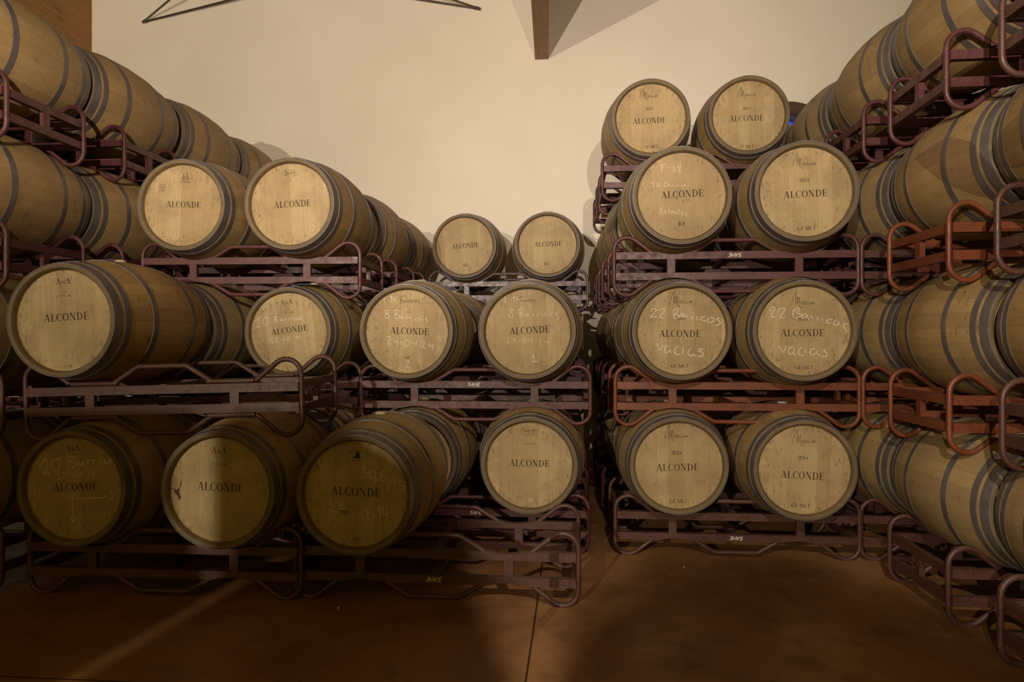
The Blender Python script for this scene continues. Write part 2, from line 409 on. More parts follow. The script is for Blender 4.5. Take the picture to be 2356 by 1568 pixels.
def make_rack(label, x, y, zc, mat='maroon', yaw=0.0, tilt=0.0, group=None, extra=None):
    t = thing('barrel_rack', label, 'barrel rack', (x, y, zc - RZ), (0, R(tilt), R(yaw)), group); d = RK[mat]
    def put(n, loc, rot=(0, 0, 0), mesh=None):
        o = link(n, mesh or d[n], t); o.location = (loc[0], loc[1], loc[2] + RZ); o.rotation_euler = rot; return o
    for fy in (-FY, FY):
        put('top_rail', (0, fy, 0)); put('bottom_rail', (0, fy, 0))
        put('end_loop', (0, fy, 0)); put('end_loop', (0, fy, 0), (0, 0, math.pi))
        put('cradle_tube', (0, fy, 0)); put('cradle_tube', (0, fy, 0), (0, math.pi, 0))
        for ux in (-0.385, 0.385): put('upright', (ux, fy, 0))
    for sx in (-0.719, 0.719):
        put('side_rail', (sx, 0, 0.0645)); put('side_rail', (sx, 0, -0.0645)); put('side_upright', (sx, 0, 0))
    put('cross_rail', (0, 0, 0.060)); put('cross_rail', (0, 0, -0.060))
    if mat == 'tall':
        for fy in (-FY, FY):
            for sx in (-SLOT, SLOT): put('saddle_tube', (sx + 0.008 * (1 if sx < 0 else -1), fy, 0.0885)); put('saddle_tube', (sx + 0.008 * (1 if sx < 0 else -1), fy, -0.0885))
    return t

# ------------------------------------------------------------------ lettering: flat strokes on the heads and rails
def ribbon(bm, pts, w, y, taper=False):
    pts = [Vector((p[0], 0, p[1])) for p in pts]; n = len(pts)
    if n < 2: return
    prev = None
    for i, p in enumerate(pts):
        t = (pts[min(i + 1, n - 1)] - pts[max(i - 1, 0)])
        if t.length < 1e-7: continue
        t.normalize(); nrm = Vector((-t.z, 0, t.x))
        ww = w * 0.5 * (1.0 if not taper else 0.55 + 0.45 * math.sin(math.pi * (i + 0.5) / n))
        a = p + nrm * ww; b = p - nrm * ww
        cur = (bm.verts.new((a.x, y, a.z)), bm.verts.new((b.x, y, b.z)))
        if prev: bm.faces.new((prev[0], cur[0], cur[1], prev[1]))
        prev = cur
def smooth_path(pts, k=5):
    if len(pts) < 3: return pts
    P = [pts[0]] + list(pts) + [pts[-1]]; out = []
    for i in range(1, len(P) - 2):
        p0, p1, p2, p3 = P[i - 1], P[i], P[i + 1], P[i + 2]
        for j in range(k):
            t = j / k
            out.append(tuple(0.5 * ((2 * p1[q]) + (-p0[q] + p2[q]) * t + (2 * p0[q] - 5 * p1[q] + 4 * p2[q] - p3[q]) * t * t + (-p0[q] + 3 * p1[q] - 3 * p2[q] + p3[q]) * t ** 3) for q in (0, 1)))
    out.append(P[-2]); return out
# serif capitals: polygons in a unit-height box; returns (advance width, polygon list)
TK, TN, SF = 0.165, 0.045, 0.04
def rect(x0, z0, x1, z1): return [(x0, z0), (x1, z0), (x1, z1), (x0, z1)]
def diag(x0, z0, x1, z1, w): return [(x0 - w / 2, z0), (x0 + w / 2, z0), (x1 + w / 2, z1), (x1 - w / 2, z1)]
def ring(cx, cz, ao, bo, ai, bi, a0, a1, n=20):
    o = []
    for k in range(n):
        t0 = R(a0 + (a1 - a0) * k / n); t1 = R(a0 + (a1 - a0) * (k + 1) / n)
        o.append([(cx + ai * math.cos(t0), cz + bi * math.sin(t0)), (cx + ao * math.cos(t0), cz + bo * math.sin(t0)), (cx + ao * math.cos(t1), cz + bo * math.sin(t1)), (cx + ai * math.cos(t1), cz + bi * math.sin(t1))])
    return o
def slab(x, z, h=0.15): return rect(x - h, z, x + h, z + SF)
def serif(ch):
    t = TK
    if ch == 'A': return 0.98, [diag(0.13, 0, 0.47, 1, 0.055), diag(0.80, 0, 0.47, 1, t), rect(0.24, 0.30, 0.70, 0.30 + TN), slab(0.13, 0, 0.13), slab(0.80, 0, 0.18)]
    if ch == 'L': return 0.82, [rect(0.16, 0, 0.16 + t, 1), slab(0.24, 0, 0.18), slab(0.24, 1 - SF, 0.18), rect(0.16, 0, 0.74, TN), [(0.70, 0), (0.76, 0), (0.78, 0.30), (0.74, 0.30)]]
    if ch == 'C': return 0.92, ring(0.50, 0.5, 0.43, 0.515, 0.27, 0.475, 48, 312, 26) + [rect(0.80, 0.66, 0.84, 1.0), rect(0.81, 0.08, 0.84, 0.30)]
    if ch == 'G': return 0.98, ring(0.50, 0.5, 0.43, 0.515, 0.27, 0.475, 48, 305, 26) + [rect(0.80, 0.66, 0.84, 1.0), rect(0.68, 0.02, 0.84, 0.40), slab(0.76, 0.38, 0.16)]
    if ch == 'O': return 1.0, ring(0.50, 0.5, 0.44, 0.515, 0.28, 0.475, 0, 360, 32)
    if ch == 'N': return 1.04, [rect(0.17, 0, 0.22, 1), diag(0.25, 1, 0.80, 0, t * 1.1), rect(0.78, 0, 0.83, 1), slab(0.19, 0, 0.14), slab(0.16, 1 - SF, 0.13), slab(0.80, 1 - SF, 0.14)]
    if ch == 'D': return 1.02, [rect(0.16, 0, 0.16 + t, 1), slab(0.20, 0, 0.14), slab(0.20, 1 - SF, 0.14)] + ring(0.40, 0.5, 0.52, 0.50, 0.35, 0.46, -90, 90, 18) + [rect(0.2, 0, 0.42, TN), rect(0.2, 1 - TN, 0.42, 1)]
    if ch == 'E': return 0.88, [rect(0.16, 0, 0.16 + t, 1), slab(0.20, 0, 0.14), slab(0.20, 1 - SF, 0.14), rect(0.2, 0, 0.78, TN), rect(0.2, 1 - TN, 0.76, 1), rect(0.2, 0.50, 0.60, 0.50 + TN), rect(0.75, 0, 0.79, 0.30), rect(0.73, 0.72, 0.77, 1), rect(0.58, 0.38, 0.62, 0.66)]
    if ch == 'F': return 0.82, [rect(0.16, 0, 0.16 + t, 1), slab(0.24, 0, 0.17), slab(0.20, 1 - SF, 0.14), rect(0.2, 1 - TN, 0.74, 1), rect(0.2, 0.48, 0.58, 0.48 + TN), rect(0.71, 0.72, 0.75, 1), rect(0.56, 0.36, 0.60, 0.64)]
    if ch == 'M': return 1.22, [rect(0.15, 0, 0.20, 1), diag(0.22, 1, 0.58, 0, t), diag(0.96, 1, 0.60, 0, 0.06), rect(0.90, 0, 0.90 + t, 1), slab(0.18, 0, 0.13), slab(0.98, 0, 0.17), slab(0.17, 1 - SF, 0.12), slab(1.0, 1 - SF, 0.13)]
    if ch == 'T': return 0.88, [rect(0.36, 0, 0.36 + t, 1), slab(0.44, 0, 0.17), rect(0.06, 1 - TN, 0.82, 1), rect(0.06, 0.70, 0.10, 1), rect(0.78, 0.70, 0.82, 1)]
    if ch == 'R': return 0.98, [rect(0.16, 0, 0.16 + t, 1), slab(0.24, 0, 0.17), slab(0.20, 1 - SF, 0.14)] + ring(0.42, 0.74, 0.32, 0.26, 0.17, 0.22, -90, 90, 12) + [rect(0.2, 0.46, 0.44, 0.50), rect(0.2, 0.96, 0.44, 1), diag(0.50, 0.5, 0.82, 0, t), slab(0.86, 0, 0.10)]
    return 0.45, []
MONO = {  # single-stroke letters on a 4 x 6 grid, '|' between strokes
 'A': '00 26 40|1232', 'B': '00 06 36 45 44 33 03|33 42 41 30 00', 'C': '45 36 16 05 01 10 30 41', 'D': '00 06 26 44 42 20 00', 'E': '40 00 06 46|03 33', 'F': '00 06 46|03 33',
 'G': '45 36 16 05 01 10 30 41 43 23', 'I': '20 26', 'J': '46 41 30 10 01', 'L': '06 00 40', 'M': '00 06 23 46 40', 'N': '00 06 40 46', 'O': '16 05 01 10 30 41 45 36 16',
 'R': '00 06 36 45 44 33 03|23 40', 'S': '45 36 16 05 04 13 33 42 41 30 10 01', 'T': '06 46|26 20', 'U': '06 01 10 30 41 46', '0': '16 05 01 10 30 41 45 36 16', '1': '15 26 20|10 30',
 '2': '05 16 36 45 44 00 40', '3': '05 16 36 45 44 33 23|33 42 41 30 10 01', '4': '30 36 02 42', '5': '46 06 03 33 42 41 30 10 01', '6': '36 14 02 01 10 30 41 42 33 13 02', '9': '10 32 44 45 36 16 05 04 13 33 44',
 'a': '04 34 33 30|33 13 02 01 10 30', 'c': '33 14 03 01 10 31', 'd': '36 30|33 14 03 01 10 31', 'e': '02 32 33 24 14 03 01 10 31', 'h': '06 00|03 14 24 33 30', 'i': '10 14|16 15', 'm': '00 04|03 14 22 20|23 34 42 40', 'n': '00 04|03 14 24 33 30',
 'o': '14 03 01 10 20 31 33 24 14', 'r': '00 04|03 14 34', 's': '34 14 03 12 22 31 20 00', 'u': '04 01 10 20 31|34 30', 'y': '04 20|44 10', 't': '16 11 20|04 34', '.': '10 11'}
def mono(ch):
    g = MONO.get(ch)
    if g is None: return 3.0, []
    sts = []
    for s in g.split('|'):
        s = s.replace(' ', ''); sts.append([(int(s[i]), int(s[i + 1])) for i in range(0, len(s), 2)])
    return 5.0 if ch not in 'i.I1' else 4.0, sts
class Face:
    """maps positions measured on the photographed head to the head's own plane (metres)."""
    def __init__(s, zoom, cx, cy, d):
        s.ox, s.oy, s.k = zoom; s.cx, s.cy, s.d = cx, cy, d; s.b = {}; s.ink = s.bucket('maker_mark'); s.m = 0.575 / d; s.nc = 0
    def bucket(s, nm, mat='ink'):
        k = (nm, mat); 
        if k not in s.b: s.b[k] = bmesh.new()
        return s.b[k]
    def p(s, q):
        x = s.ox + q[0] / s.k; y = s.oy + q[1] / s.k
        u = (x - s.cx) * s.m; v = (s.cy - y) * s.m
        return (u * 1.009 + 0.034 * (s.cx - 1178) / 1571, v * 1.009 + 0.034 * (784 - s.cy) / 1571)
    def line(s, a, b, text, h, style='serif', w=0.13):
        A, B = s.p(a), s.p(b); hh = h / s.k * s.m; keep = s.ink
        if text == 'ALCONDE': s.ink = s.bucket('burned_lettering')
        elif text in CODES: s.ink = s.bucket('burned_code ' + text)
        ex = Vector((B[0] - A[0], B[1] - A[1])); ln = ex.length; ex.normalize(); ey = Vector((-ex.y, ex.x))
        if style == 'serif':
            gl = [serif(c) for c in text]; tot = sum(g[0] for g in gl); sx = ln / tot; x = 0
            for adv, polys in gl:
                for po in polys:
                    vs = []
                    for (px, pz) in po:
                        q = Vector(A) + ex * (x + px) * sx + ey * pz * hh; vs.append(s.ink.verts.new((q.x, -0.0007, q.y)))
                    s.ink.faces.new(vs)
                x += adv
        else:
            gl = [mono(c) for c in text]; tot = sum(g[0] for g in gl) - 1; sx = ln / tot; x = 0
            for adv, sts in gl:
                for st in sts:
                    pts = []
                    for (px, pz) in st:
                        q = Vector(A) + ex * (x + px) * sx + ey * (pz / 6) * hh; pts.append((q.x, q.y))
                    ribbon(s.ink, pts, hh * w, -0.0007)
                x += adv
        s.ink = keep
    def stroke(s, pts, w=0.0022, smooth=True, ink=True):
        q = [s.p(a) for a in pts]
        ribbon(s.ink if ink else s.bucket('chalk_writing %d' % s.nc, 'chalk'), smooth_path(q) if smooth else q, w, -0.0007 if ink else -0.0011)
    def ellipse(s, c, a, b, w=0.0014, a0=0, a1=360):
        s.stroke([(c[0] + a * math.cos(R(t)), c[1] - b * math.sin(R(t))) for t in range(a0, a1 + 1, 8)], w, False)
    def ticks(s, a, b, n, h, w=0.0012):
        for k in range(n):
            if k % 4 == 3: continue
            t = k / max(1, n - 1); x = a[0] + (b[0] - a[0]) * t; y = a[1] + (b[1] - a[1]) * t
            s.stroke([(x, y), (x + h * 0.15 * ((k % 3) - 1), y - h)], w, False)
    def chalk(s, txt, w=0.0034):
        for st in txt.split('|'):
            if st[0] == '#': s.nc += 1; st = st[1:]
            v = [float(q) for q in st.replace(',', ' ').split()]
            s.stroke([(v[i], v[i + 1]) for i in range(0, len(v), 2)], w, True, False)
        s.nc += 1
    def mercier(s, x, y, k):
        for st in MERC:
            s.stroke([(x + (a - 590) * k, y + (b - 425) * k) for a, b in st], 0.0021)
    def finish(s, head, roll):
        inv = Matrix.Rotation(-R(roll), 4, 'Y')
        for (nm, mt), bm in s.b.items():
            nm = nm.split(' ')[0]; mt = M[mt]
            if len(bm.faces) == 0: bm.free(); continue
            bm.transform(inv); bmesh.ops.recalc_face_normals(bm, faces=bm.faces[:])
            if sum(f.normal.y for f in bm.faces) > 0: bmesh.ops.reverse_faces(bm, faces=bm.faces[:])
            link(nm, mesh_from(nm, bm, mt), head)
CODES = ('GF MLT', '2014', 'RE', 'J CM 16', 'T CM 16', '2009', '2019', 'TRON', 'Mc1231', 'MIL', '96')
MERC = [[(590, 425), (620, 320), (660, 225), (668, 240), (655, 405)], [(655, 405), (672, 320), (690, 298), (685, 410)], [(685, 410), (704, 325), (715, 305), (718, 425), (735, 450), (748, 438)],
        [(742, 388), (768, 372), (758, 360), (744, 385), (762, 405), (785, 395)], [(790, 365), (794, 402), (798, 380), (818, 365)], [(838, 375), (818, 390), (830, 405), (852, 395)], [(865, 370), (860, 398), (875, 400)], [(868, 350), (873, 346)],
        [(884, 388), (906, 376), (894, 369), (884, 392), (908, 402)], [(914, 402), (920, 365), (918, 388), (936, 372)]]

# ------------------------------------------------------------------ setting
def plane_mesh(name, co, mat):
    bm = bmesh.new(); bm.faces.new([bm.verts.new(c) for c in co]); return mesh_from(name, bm, mat)
WALL_Y = 7.40
bm = bmesh.new(); box(bm, -9, 9, -9, WALL_Y + 0.3, -0.15, 0); struct('floor', mesh_from('floor', bm, M['floor']))
WX, WZ, WR = 2.25, 3.31, 0.53     # round window in the end wall
bm = bmesh.new()
n = 64; hole = [bm.verts.new((WX + (WR - 0.06) * math.cos(2 * math.pi * k / n), WALL_Y, WZ + (WR - 0.06) * math.sin(2 * math.pi * k / n))) for k in range(n)]
hb = [bm.verts.new((v.co.x, WALL_Y + 0.40, v.co.z)) for v in hole]
def rim(k):
    a = 2 * math.pi * k / n; c, s_ = math.cos(a), math.sin(a); x0, x1, z0, z1 = -9 - WX, 9 - WX, 0 - WZ, 6.6 - WZ
    t = min((x1 if c > 0 else x0) / c if abs(c) > 1e-6 else 1e9, (z1 if s_ > 0 else z0) / s_ if abs(s_) > 1e-6 else 1e9)
    return (WX + c * t, WALL_Y, WZ + s_ * t)
outer = [bm.verts.new(rim(k)) for k in range(n)]
for k in range(n):
    k2 = (k + 1) % n
    bm.faces.new((hole[k], outer[k], outer[k2], hole[k2])); bm.faces.new((hole[k], hole[k2], hb[k2], hb[k]))
for cx_, cz_ in ((9, 6.6), (-9, 6.6), (-9, 0), (9, 0)):     # fill the corners
    best = sorted(outer, key=lambda v: (v.co.x - cx_) ** 2 + (v.co.z - cz_) ** 2)[:6]
    on_x = min((v for v in outer if abs(v.co.x - cx_) < 1e-4), key=lambda v: abs(v.co.z - cz_), default=None)
    on_z = min((v for v in outer if abs(v.co.z - cz_) < 1e-4), key=lambda v: abs(v.co.x - cx_), default=None)
    if on_x and on_z and on_x is not on_z: bm.faces.new((bm.verts.new((cx_, WALL_Y, cz_)), on_x, on_z))
bmesh.ops.recalc_face_normals(bm, faces=bm.faces[:])
struct('wall_back', mesh_from('wall_back', bm, M['wall']))
bm = bmesh.new(); box(bm, -9.2, -9, -9, WALL_Y + 0.3, 0, 6.6); struct('wall_left', mesh_from('wall_left', bm, M['stone']))
bm = bmesh.new(); box(bm, 9, 9.2, -9, WALL_Y + 0.3, 0, 6.6); struct('wall_right', mesh_from('wall_right', bm, M['stone']))
bm = bmesh.new(); box(bm, -9.2, 9.2, -9, WALL_Y + 0.3, 6.6, 6.75); struct('ceiling', mesh_from('ceiling', bm, M['ceil']))
# round window: frame ring, reveal lining, pane with the evening sky behind it
bm = bmesh.new(); seg = 72
pr = [(WR, 0.0), (WR, -0.035), (WR - 0.02, -0.05), (WR - 0.10, -0.05), (WR - 0.115, -0.035), (WR - 0.115, 0.0), (WR - 0.06, 0.0)]
rings = [[bm.verts.new((r * math.cos(2 * math.pi * k / seg), y, r * math.sin(2 * math.pi * k / seg))) for k in range(seg)] for r, y in pr]
for a, b in zip(rings, rings[1:]):
    for k in range(seg): bm.faces.new((a[k], a[(k + 1) % seg], b[(k + 1) % seg], b[k]))
bmesh.ops.recalc_face_normals(bm, faces=bm.faces[:])
w = struct('window_1', mesh_from('window_frame', bm, M['frame'], 30)); w.location = (WX, WALL_Y, WZ)
bm = bmesh.new()
for y in (0.18, 0.188): bm.faces.new([bm.verts.new(((WR - 0.12) * math.cos(2 * math.pi * k / 48), y, (WR - 0.12) * math.sin(2 * math.pi * k / 48))) for k in range(48)])
link('window_pane', mesh_from('window_pane', bm, M['sky']), w)
bm = bmesh.new()
rings = [[bm.verts.new((r * math.cos(2 * math.pi * k / seg), y, r * math.sin(2 * math.pi * k / seg))) for k in range(seg)] for r, y in ((WR - 0.113, 0.0), (WR - 0.135, 0.004), (WR - 0.137, 0.20), (WR - 0.08, 0.20))]
for a, b in zip(rings, rings[1:]):
    for k in range(seg): bm.faces.new((a[k], a[(k + 1) % seg], b[(k + 1) % seg], b[k]))
bmesh.ops.recalc_face_normals(bm, faces=bm.faces[:]); link('window_reveal', mesh_from('window_reveal', bm, M['reveal'], 30), w)
# glulam tie beams running out of the end wall
def beam(nm, x, yaw):
    bm = bmesh.new(); box(bm, -0.073, 0.073, -9.0, 0.0, 0.0, 1.3, 0.006)
    o = struct(nm, mesh_from(nm, bm, M['beam'])); o.location = (x, WALL_Y + 0.02, 4.385); o.rotation_euler = (0, 0, R(yaw))
beam('trim_1', -0.325, 1.5); beam('trim_2', -5.57, 0.0); beam('trim_3', 4.9, 0.0)
def rod(label, a, b, r=0.011):
    bm = bmesh.new(); a, b = Vector(a), Vector(b); dd = (b - a)
    tube(bm, [Vector((0, 0, 0)), dd * 0.5, dd], r, 10)
    e = dd.normalized(); tube(bm, [Vector((0, 0, 0)), e * 0.03, e * 0.06], r * 1.5, 10)
    o = link('bracing_rod', mesh_from('bracing_rod', bm, M['steel'], 40)); o.location = a
    o['label'] = label; o['category'] = 'rod'; o['group'] = 'steel bracing rods'
    return o
rod('dark steel bracing rod slanting up steeply from the wall, upper left', (-4.87, WALL_Y - 0.01, 4.97), (-3.30, 6.28, 5.06))
rod('steel bracing rod running close along the wall, upper left', (-4.87, WALL_Y - 0.01, 4.97), (-2.95, WALL_Y - 0.10, 5.30))
rod('dark steel bracing rod slanting off the wall, left of the timber beam', (-0.995, WALL_Y - 0.01, 4.955), (-2.55, 6.28, 5.06))
rod('steel bracing rod along the wall, left of the timber beam', (-0.995, WALL_Y - 0.01, 4.955), (-2.90, WALL_Y - 0.10, 5.30))

# ------------------------------------------------------------------ barrels and racks, column by column
TN_ = {1: 'floor tier', 2: 'second tier', 3: 'third tier', 4: 'top tier'}
ROWY = {-1: 2.69, 0: 3.665, 1: 4.64, 2: 5.65, 3: 6.65}
ORD = {-1: 'nearest the camera', 0: 'first from the camera', 1: 'second from the camera', 2: 'third from the camera', 3: 'last before the end wall'}
def rz(t): return RZ + TIER * (t - 1)
def bz(t): return rz(t) + REST
def J(a): return random.uniform(-a, a)
def row_barrel(col, x, row, t, words, dy=0.0, group=None):
    return make_barrel(words, (x + J(0.008), ROWY[row] - HL + dy + J(0.008), bz(t)), J(4), J(0.6), group)
def rack(words, x, y, t, mat='maroon', yaw=0.0, tilt=0.0, dz=0.0, group=None, extra=None):
    return make_rack(words, x, y, rz(t) + dz, mat, yaw, tilt, group, extra)

# far right row: barrels lying side-on, four tiers
FRX = 2.505
FR_ORD = {-1: 'nearest the camera', 0: 'second from the camera', 1: 'third from the camera', 2: 'fourth from the camera', 3: 'farthest, by the end wall'}
FR_ROWS = {t: (-1, 0, 1, 2, 3) for t in (1, 2, 3, 4)}
fr_mat = {1: ('brown', 'brown', 'brown', 'maroon', 'maroon'), 2: ('brown', 'rust', 'rust', 'maroon', 'maroon'), 3: ('brown', 'rust', 'brown', 'maroon', 'maroon'), 4: ('brown', 'maroon', 'maroon', 'maroon', 'maroon')}
for t in (1, 2, 3, 4):
    for i, r_ in enumerate(FR_ROWS[t]):
        y = ROWY[r_] + J(0.012); x = FRX + J(0.012)
        rack('%s steel rack in the far right row, %s, %s' % ({'brown': 'brown', 'rust': 'rust-red', 'maroon': 'maroon'}[fr_mat[t][i]], TN_[t], FR_ORD[r_]), x, y, t, fr_mat[t][i], J(1.2), group='racks of the far right row')
        make_barrel('oak barrel seen side-on in the far right row, %s, %s' % (TN_[t], FR_ORD[r_]), (x - SLOT, y - HL - 0.01, bz(t)), J(4), J(0.8), 'barrels of the far right row')

# far left row
FLX = -3.75
FL_ORD = {0: 'nearest the camera', 1: 'second from the camera', 2: 'third from the camera', 3: 'farthest, by the end wall'}
FL_ROWS = {t: (0, 1, 2, 3) for t in (1, 2, 3, 4)}
for t in (1, 2, 3, 4):
    for r_ in FL_ROWS[t]:
        y = ROWY[r_] + 0.03 + J(0.01); x = FLX + J(0.012)
        rack('maroon steel rack in the far left row, %s, %s' % (TN_[t], FL_ORD[r_]), x, y, t, 'maroon' if t != 1 else 'brown', J(1.2), group='racks of the far left row')
        make_barrel('oak barrel seen side-on in the far left row, %s, %s' % (TN_[t], FL_ORD[r_]), (x + SLOT, y - HL, bz(t)), J(4), J(0.8), 'barrels of the far left row')
        if t > 2: make_barrel('oak barrel in the far left row, outer place, %s, %s' % (TN_[t], FL_ORD[r_]), (x - SLOT, y - HL, bz(t)), J(4), J(0.8), 'barrels of the far left row')

# right column (four tiers deep in the picture)
RX = 1.005
for t, mt, w_ in ((1, 'brown', 'dusty brown steel rack on the floor with an upside-down white sticker, right stack'),
                  (2, 'rust', 'rust-orange steel rack, second tier of the right stack, under the barrels chalked 22'),
                  (3, 'maroon', 'maroon steel rack with upside-down sticker on its top rail, third tier of the right stack')):
    rr_ = rack(w_, RX + J(0.006), 4.62, t, mt, J(0.5)); RACK_R = locals().get('RACK_R', {}); RACK_R[t] = rr_
for t in (1, 2, 3, 4):
    rack('maroon steel rack just behind the front of the right stack, %s' % TN_[t] if t < 4 else 'maroon steel rack of the right stack, carrying its two topmost front barrels', RX - 0.03, 5.66, t, 'maroon', J(0.6), group='racks behind the right stack')
for t in (1, 2, 3, 4):
    rack('maroon steel rack at the back of the right stack near the end wall, %s' % TN_[t], RX - 0.04, 6.66, t, 'maroon', J(0.6), group='racks behind the right stack')
for t in (1, 2, 3):
    make_barrel('oak barrel behind the front left barrel of the right stack, %s' % TN_[t], (RX - SLOT - 0.03, 5.66 - HL, bz(t)), J(4), J(0.8), 'barrels behind the right stack')
for t in (1, 2, 3):
    make_barrel('oak barrel at the back left of the right stack near the end wall, %s' % TN_[t], (RX - SLOT - 0.05, 6.66 - HL, bz(t)), J(4), J(0.8), 'barrels behind the right stack')
for t in (2, 3):
    make_barrel('oak barrel behind the front right barrel of the right stack, %s' % TN_[t], (RX + SLOT - 0.02, 5.66 - HL, bz(t)), J(4), J(0.8), 'barrels behind the right stack')

# middle column
CX = -0.635
RACK_C = {}
RACK_C[1] = rack('maroon steel rack on the floor behind the empty rack, under the barrel chalked 4', CX, 4.60, 1, 'maroon', 0.3)
RACK_C[2] = rack('glossy maroon steel rack with upright white sticker, under the barrels chalked 8 Barricas', CX + 0.01, 4.62, 2, 'maroon', 1.0)
for t in (1, 2): rack('maroon steel rack one row behind the barrels chalked 8 Barricas, %s' % TN_[t], CX + 0.02, 5.65, t, 'maroon', J(0.6), group='racks behind the middle column')
for t in (1, 2): rack('maroon steel rack at the end wall in the middle column, %s' % TN_[t], CX + 0.03, 6.62, t, 'maroon', J(0.6), group='racks behind the middle column')
rack('sheen-tinted maroon steel rack under the two small distant barrels at the end wall', CX + 0.035, 6.62, 3, 'glossy', 1.6)
for s_, nm in ((-1, 'left'), (1, 'right')):
    for t in (1, 2):
        make_barrel('oak barrel one row behind the front %s barrel of the middle column, %s' % (nm, TN_[t]), (CX + 0.02 + s_ * SLOT, 5.65 - HL, bz(t)), J(4), J(0.6), 'barrels behind the middle column')
        if t == 2: make_barrel('oak barrel at the end wall under the %s of the two small distant heads' % nm, (CX + 0.03 + s_ * SLOT, 6.62 - HL, bz(t)), J(4), J(0.6), 'barrels behind the middle column')
make_barrel('greyish oak barrel with pale hoops behind the dark front barrel chalked 30/01/25', (-1.01, 4.205, bz(1)), 2, 0.3)
RACK_A = rack('half-empty steel rack on the floor in front, under the barrel chalked 30/01/25', -0.70, 3.745, 1, 'brown', -0.5)

# left column
LX = -2.135
rack('dark brown steel rack on the floor at left, under two barrels in shade', LX, 3.70, 1, 'brown', 1.0)
rack('brown steel rack of bent tubes at left, second tier, its right place empty', LX - 0.01, 3.70, 2, 'tall', 3.0, -1.4, 0.036)
for t in (1, 2): rack('steel rack one row behind the leftmost front barrels, %s' % TN_[t], LX, 4.72, t, 'tall' if t == 2 else 'maroon', J(0.6), group='racks behind the left stack')
rack('pinkish maroon steel rack, third tier at left, under two heads side by side', LX, 4.66, 3, 'maroon', 2.0)
for t in (1, 2, 3):
    for r_ in (2, 3):
        rack('maroon steel rack of the left column, %s, %s' % (TN_[t], {2: 'second behind the pair of heads', 3: 'third behind, at the end wall'}[r_]), LX, ROWY[r_] + 0.01, t, 'maroon', J(0.8), group='racks behind the left stack')
for r_ in (2, 3):
    for s_, nm in ((-1, 'left'), (1, 'right')):
        for t in ((3,) if s_ < 0 else (1, 2, 3)):
            make_barrel('oak barrel in the left column, %s, %s, %s' % (TN_[t], nm, {2: 'one row behind the pair of heads', 3: 'by the end wall'}[r_]), (LX + s_ * SLOT, ROWY[r_] - HL + 0.01, bz(t)), J(4), J(0.6), 'barrels behind the left stack')
make_barrel('grey-shaded oak barrel behind the large leftmost head, second tier', (-2.575, 4.215, bz(2) + 0.01), 3, 0.5, 'barrels behind the left stack')
for s_, nm in ((-1, 'left'), (1, 'right')):
    make_barrel('oak barrel behind the %s dark front barrel at left, floor tier' % nm, (LX + s_ * SLOT, 4.26, bz(1)), J(4), 0.3, 'barrels behind the left stack')

# ------------------------------------------------------------------ barrels whose marked heads face the camera
Zb8, Zb7 = (1340, 930, 3.366), (1450, 640, 6.533)
def head_barrel(label, loc, roll, yaw, zoom, cx, cy, d):
    t, h = make_barrel(label, loc, roll, yaw); return h, Face(zoom, cx, cy, d), roll

h, f, ro = head_barrel('large pale oak barrel, leftmost head of the second tier, without chalk', (-2.59, 3.25, bz(2) + 0.046), -3.5, 0.5, (20, 590, 5.407), 148.5, 732.4, 258)
f.line((475, 795), (1068, 760), 'ALCONDE', 95); f.line((632, 335), (700, 331), 'A', 75); f.line((700, 331), (760, 328), 'N', 46); f.line((757, 327), (825, 323), 'A', 75)
f.ticks((675, 368), (780, 362), 11, 14); f.ticks((700, 395), (757, 392), 7, 8); f.ticks((690, 428), (775, 424), 9, 12); f.line((635, 488), (828, 478), 'J CM 16', 28, 'mono'); f.finish(h, ro)

h, f, ro = head_barrel('oak barrel chalked 10 Barricas 12-02-25, seen behind empty bent tubes', (-1.863, 4.335, bz(2)), -7.0, 0.4, (560, 650, 7.127), 661.4, 763.6, 201)
f.line((452, 865), (1070, 785), 'ALCONDE', 100); f.line((605, 370), (672, 362), 'A', 80); f.line((672, 362), (738, 354), 'N', 50); f.line((735, 352), (802, 344), 'A', 80)
f.ticks((655, 396), (762, 384), 11, 15); f.ticks((690, 420), (735, 415), 6, 9); f.ticks((670, 458), (755, 446), 8, 13); f.line((612, 515), (820, 498), 'T CM 16', 30, 'mono')
f.chalk('175,640 240,575 225,725|200,735 280,715|350,570 305,620 310,680 350,695 390,640 390,580 350,570|510,550 495,645|490,560 540,560 545,585 500,610 550,615 545,640 490,650|620,595 595,610 600,635 635,615 640,600 645,630|675,590 680,630|675,600 710,590|735,590 740,630|735,600 775,590|790,565 795,615|840,580 815,600 830,622 860,605|880,580 885,615 910,590 915,620|970,560 925,570 930,590 960,605 915,620')
f.chalk('415,955 455,920 460,995|450,1000 485,995|505,925 540,910 545,930 520,975 555,970|590,950 610,945|660,910 640,935 650,950 675,940 670,910|705,905 735,895 740,915 715,950 745,945|795,918 801,917|850,890 875,880 880,900 855,925 885,915|925,870 905,880 910,895 925,905 905,915', 0.003); f.finish(h, ro)

